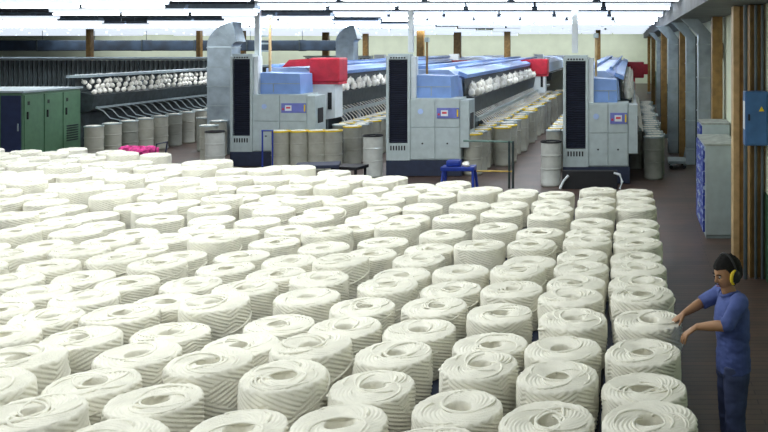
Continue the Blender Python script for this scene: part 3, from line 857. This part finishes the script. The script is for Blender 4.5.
def remesh(bm, name, m_, parent, vox=.006, smooth=4, noisef=0, nscale=9):
    bmesh.ops.recalc_face_normals(bm, faces=bm.faces)
    me = bpy.data.meshes.new(name); bm.to_mesh(me); bm.free()
    o = bpy.data.objects.new(name, me); C.collection.objects.link(o)
    r = o.modifiers.new('r', 'REMESH'); r.mode = 'VOXEL'; r.voxel_size = vox; r.use_smooth_shade = True
    s = o.modifiers.new('s', 'SMOOTH'); s.iterations = smooth; s.factor = .5
    bpy.context.view_layer.update()
    dg = bpy.context.evaluated_depsgraph_get()
    m2 = bpy.data.meshes.new_from_object(o.evaluated_get(dg))
    bpy.data.objects.remove(o)
    if noisef:
        for v in m2.vertices:
            q = Vector((v.co.x*nscale, v.co.y*nscale, v.co.z*nscale*1.6))
            v.co += v.normal*noisef*(noise.noise(q)+.5*noise.noise(q*2.1))
    m2.materials.clear(); m2.materials.append(m_)
    for p in m2.polygons: p.use_smooth = True
    o = bpy.data.objects.new(name, m2); C.collection.objects.link(o); o.parent = parent
    return o
PYAW = math.radians(190)
man = thing('person', 'standing man in blue work shirt with yellow ear defenders reaching over a yarn coil', 'person', (.80, 6.8, 0), PYAW)
# local: +x forward, +y his left, z up
HC = Vector((.055, .0, 1.60))         # head centre
Hm = Matrix.Translation(HC) @ Matrix.Rotation(math.radians(20), 4, 'Z') @ Matrix.Rotation(math.radians(14), 4, 'Y') @ Matrix.Scale(1.09, 4)
def head_bm(bm):
    r = bmesh.ops.create_icosphere(bm, subdivisions=5, radius=1)
    for v in r['verts']:
        x, y, z = v.co
        X = x*.098; Y = y*.077; Z = z*.118
        # jaw narrowing
        if z < 0:
            k = -z; Y *= 1-.30*k*k; X = X*(1-.12*k)+.012*k
            if x < 0: X += .05*k*(-x)
        # flatten face
        if x > .5: X -= (x-.5)*.02
        # brow, eye sockets, nose, lips, chin
        g = lambda cy, cz, sy, sz: math.exp(-((y-cy)/sy)**2-((z-cz)/sz)**2)
        if x > .2:
            X += .006*g(0, .20, .6, .10)
            X -= .010*(g(.38, .04, .2, .12)+g(-.38, .04, .2, .12))
            X += .024*g(0, -.20, .14, .14)+.012*g(0, -.05, .11, .2)
            X += .006*(g(.16, -.27, .08, .06)+g(-.16, -.27, .08, .06))
            X += .008*g(0, -.50, .26, .05)+.008*g(0, -.60, .22, .05)-.003*g(0, -.55, .3, .02)
            X += .012*g(0, -.86, .3, .14)
            X += .004*(g(.5, -.2, .2, .2)+g(-.5, -.2, .2, .2))
        v.co = Hm @ Vector((X, Y, Z))
    # ears
    for s in (-1, 1):
        r = bmesh.ops.create_icosphere(bm, subdivisions=3, radius=1)
        for v in r['verts']: v.co = Hm @ Vector((v.co.x*.020-.008, s*.078+v.co.y*.010, v.co.z*.032-.005))
SH = {1: Vector((.0, .175, 1.405)), -1: Vector((.03, -.175, 1.405))}
WR = {1: Vector((.330, .125, 1.232)), -1: Vector((.355, -.215, 1.225))}
EL = {1: Vector((.13, .262, 1.275)), -1: Vector((.165, -.28, 1.30))}
def hand(bm, wr, s):
    # forward direction and slight downward tilt; palm down, resting on coil rim
    fwd = Vector((.80, -.05*s, -.55)).normalized(); up = Vector((.55, 0, .80)).normalized(); lat = up.cross(fwd).normalized()  # lat = his left
    P = lambda a, b, c: wr+fwd*a+lat*b+up*c
    loft(bm, [P(-.02, 0, 0), P(.02, 0, 0), P(.055, 0, .002), P(.09, 0, 0)], [(.026, .021), (.033, .018), (.041, .016), (.040, .013)], 14, 4)
    L = [.070, .079, .074, .058]
    for i in range(4):
        b = (.030-.020*i)*(-s)     # index on the thumb side (inner side)
        l = L[i]; sp = b*.25
        pts = [P(.075, b, .002), P(.093, b, .003), P(.093+l*.42, b+sp, -.004-.003*i), P(.093+l*.74, b+sp*1.4, -.018-.003*i), P(.093+l*.95, b+sp*1.5, -.034-.003*i)]
        loft(bm, pts, [.0098, .0098, .009, .0083, .0068], 10, 3)
    pts = [P(.012, -.024*s, -.004), P(.035, -.044*s, -.010), P(.062, -.060*s, -.018), P(.084, -.066*s, -.028)]
    loft(bm, pts, [.014, .0125, .0105, .008], 10, 3)
def body(bm):
    head_bm(bm)
    loft(bm, [(.01, 0, 1.38), (.03, 0, 1.44), (.05, 0, 1.50), (.055, 0, 1.56)], [(.075, .06), (.056, .057), (.053, .056), (.055, .06)], 18)
    loft(bm, [(.0, 0, .88), (.0, 0, .98), (.0, 0, 1.08), (.01, 0, 1.22), (.015, 0, 1.34), (.015, 0, 1.41), (.015, 0, 1.44)],
         [(.15, .10), (.145, .095), (.135, .09), (.15, .105), (.155, .10), (.12, .07), (.06, .05)], 24)
    for s in (1, -1):
        loft(bm, [SH[s]-Vector((0, s*.05, 0)), SH[s], SH[s].lerp(EL[s], .5), EL[s], EL[s].lerp(WR[s], .35), EL[s].lerp(WR[s], .8), WR[s]],
             [.055, .056, .046, .040, .041, .030, .025], 16)
        hand(bm, WR[s], s)
        loft(bm, [(0, s*.085, .92), (.005, s*.092, .80), (.015, s*.095, .62), (.012, s*.095, .48), (-.01, s*.095, .34), (-.005, s*.095, .14), (0, s*.095, .07)],
             [(.085, .095), (.082, .088), (.066, .07), (.052, .056), (.05, .056), (.036, .04), (.036, .042)], 18)
        loft(bm, [(-.05, s*.095, .045), (0, s*.095, .05), (.08, s*.10, .04), (.17, s*.105, .03)], [(.03, .03), (.036, .035), (.042, .028), (.035, .018)], 14)
bm = bmesh.new(); body(bm)
bo = remesh(bm, 'body', SKIN, man, .0052, 3)
# shirt
bm = bmesh.new()
loft(bm, [(-.005, 0, .845), (0, 0, .93), (0, 0, 1.06), (.008, 0, 1.2), (.012, 0, 1.32), (.012, 0, 1.40), (.016, 0, 1.445)],
     [(.185, .135), (.183, .132), (.172, .125), (.182, .138), (.188, .128), (.15, .092), (.075, .07)], 28)
for s in (1, -1):
    e2 = SH[s].lerp(EL[s], .93)
    loft(bm, [SH[s]-Vector((0, s*.07, -.005)), SH[s]+Vector((0, 0, .004)), SH[s].lerp(EL[s], .4), SH[s].lerp(EL[s], .75), e2, EL[s].lerp(WR[s], .12)],
         [.064, .070, .064, .060, .060, .056], 18)
sh = remesh(bm, 'shirt', SHIRT, man, .007, 4, .0075, 11)
m = MB()
cp = []
for i in range(20):
    a = -2.6+5.2*i/19
    cp.append((.035+.066*math.cos(a), .068*math.sin(a), 1.455-.030*max(0, math.cos(a))))
m.tube(cp, .013, 8); m.build('collar', SHIRT, man, True)
for s in (1, -1):
    MB().prism([(0, 0), (.055, -.02), (.03, -.06)], 'Y', -.006, .006).build('lapel', SHIRT, sh, loc=(.062, s*.045, 1.45)).rotation_euler = (0, .55, s*.5)
m = MB().box((.128, .085, 1.24), (.012, .09, .10), bev=.004); m.build('pocket', SHIRT, sh)
# trousers
bm = bmesh.new()
loft(bm, [(0, 0, .80), (0, 0, .88), (0, 0, .97)], [(.17, .12), (.168, .12), (.15, .105)], 24)
for s in (1, -1):
    loft(bm, [(0, s*.085, .90), (.003, s*.093, .78), (.012, s*.097, .62), (.012, s*.098, .48), (-.002, s*.098, .32), (0, s*.098, .12), (.003, s*.098, .05)],
         [(.094, .112), (.092, .104), (.082, .088), (.074, .080), (.070, .076), (.066, .072), (.066, .076)], 20)
remesh(bm, 'trousers', TROU, man, .008, 4, .008, 9)
for s in (1, -1):
    bm = bmesh.new()
    loft(bm, [(-.075, s*.098, .045), (-.03, s*.098, .055), (.05, s*.10, .05), (.12, s*.105, .04), (.195, s*.108, .032)], [(.034, .042), (.042, .052), (.045, .048), (.05, .038), (.04, .026)], 16)
    so = remesh(bm, 'shoe', SHOE, man, .006, 2)
    MB().prism([(-.10, s*.098-.04), (.1, s*.10-.05), (.22, s*.108-.03), (.235, s*.108), (.22, s*.108+.035), (.1, s*.10+.05), (-.10, s*.098+.04)], 'Z', 0, .02).build('sole', BLACK, so)
# hair
bm = bmesh.new()
r = bmesh.ops.create_icosphere(bm, subdivisions=5, radius=1)
dl = []
for v in r['verts']:
    x, y, z = v.co
    n_ = 1+.05*noise.noise(v.co*5)+.03*noise.noise(v.co*12)
    line = .42 if x > .45 else (-.15 if x > 0 else -.55)
    if x > 0: line = .42*min(1, x/.45)+(-.25)*(1-min(1, x/.45))
    X = (x*.112-.008-(.008 if x < 0 else 0))*n_; Y = y*.088*n_; Z = (z*.131+.005)*n_
    if z < line:
        X *= .80; Y *= .80; Z *= .9
    elif z < 0:
        k = -z; Y *= 1-.22*k*k
    v.co = Hm @ Vector((X, Y, Z))
bmesh.ops.recalc_face_normals(bm, faces=bm.faces)
mb = MB(); mb.bm.free(); mb.bm = bm; mb.build('hair', HAIR, man, True)
# eyes, brows, mouth
for s in (1, -1):
    ey = MB(); q = bmesh.ops.create_icosphere(ey.bm, subdivisions=2, radius=.0095)
    for v in q['verts']: v.co = Hm @ (v.co+Vector((.0805, s*.029, .005)))
    eo = ey.build('eye', EYEW, man, True)
    ey = MB(); q = bmesh.ops.create_icosphere(ey.bm, subdivisions=2, radius=.0066)
    for v in q['verts']: v.co = Hm @ (v.co+Vector((.0865, s*.029, .003)))
    ey.build('iris', HAIR, eo, True)
    b_ = MB().tube([Hm @ Vector((.093, s*.014, .023)), Hm @ Vector((.092, s*.030, .028)), Hm @ Vector((.080, s*.047, .022))], .0042, 6); b_.build('eyebrow', HAIR, man, True)
MB().tube([Hm @ Vector((.090, -.022, -.062)), Hm @ Vector((.101, 0, -.060)), Hm @ Vector((.090, .022, -.062))], [.003, .0055, .003], 8).build('mouth', LIP, man, True)
MB().tube([Hm @ Vector((.094, -.024, -.048)), Hm @ Vector((.1035, 0, -.046)), Hm @ Vector((.094, .024, -.048))], .0035, 6).build('moustache', HAIR, man, True)
# ear defenders
ed = bpy.data.objects.new('ear_defenders', None); C.collection.objects.link(ed); ed.parent = man; ed.empty_display_size = .05
for s in (1, -1):
    m = MB(); q = m.lathe([(.018, .0), (.033, .0), (.036, .012), (.034, .03), (.022, .038), (.002, .040)], 20)
    M = Hm @ Matrix.Translation((-.008, s*.080, -.006)) @ Matrix.Rotation(-s*PI/2, 4, 'X') @ Matrix.Diagonal((1.1, 1.4, 1, 1))
    bmesh.ops.transform(m.bm, matrix=M, verts=m.bm.verts)
    m.build('ear_cup', BLACK, ed, True)
    m = MB(); pts = []
    for i in range(16):
        a = math.radians(-140+170*i/15); pts.append(Hm @ Vector((.004+s*.036*math.cos(a+1.5)-(.02 if s < 0 else 0), s*.108, -.006+.047*math.sin(a+1.2))))
    m.tube(pts, [.005+.009*math.sin(PI*(i+1)/17) for i in range(16)], 8); m.build('cup_ring', YEL, ed, True)
m = MB(); pts = []
for i in range(21):
    a = PI*i/20; pts.append(Hm @ Vector((-.012-.012*math.sin(a), .110*math.cos(a), .012+.128*math.sin(a))))
m.tube(pts, .008, 8); m.build('headband', BLACK, ed, True)

# ------------------------------------------------------------------ lights
def area(x, y, z, sx, sy, e, col=(.93, .97, 1.0), rot=(0, 0, 0)):
    l = bpy.data.lights.new('area', 'AREA'); l.shape = 'RECTANGLE'; l.size = sx; l.size_y = sy; l.energy = e; l.color = col
    o = bpy.data.objects.new('lamp_and_fill_light', l); C.collection.objects.link(o); o.location = (x, y, z); o.rotation_euler = rot
    return o
for y in (3.0, 7.0, 11.0, 14.6):
    area(-7.6, y, 4.26, 14.5, .35, 265, (.965, 1.0, .985))
for y in (19, 25, 31, 38, 47, 58, 68):
    area(-11 if y < 30 else -16, y, 4.27, 22 if y < 30 else 32, .4, (330 if y < 20 else 500) if y < 30 else 760)
area(-22, 73, 4.2, 50, .4, 850, rot=(math.radians(55), 0, 0))  # added fill light tilted to brighten the back wall, not a ceiling fixture
w = bpy.data.worlds.new('world'); C.world = w; w.use_nodes = True
w.node_tree.nodes['Background'].inputs['Color'].default_value = (.80, .90, 1.0, 1)
w.node_tree.nodes['Background'].inputs['Strength'].default_value = .32

# ------------------------------------------------------------------ camera
cam = bpy.data.cameras.new('camera'); co = bpy.data.objects.new('camera', cam); C.collection.objects.link(co)
co.location = (0, 0, CH); co.rotation_euler = (PI/2, 0, 0)
cam.sensor_width = 36; cam.sensor_fit = 'HORIZONTAL'; cam.lens = F/768*36
cam.shift_x = -(PX-384)/768; cam.shift_y = -(216-HY)/768
cam.clip_end = 300
C.camera = co
C.view_settings.view_transform = 'Standard'
C.view_settings.look = 'None'
C.view_settings.exposure = 0.0
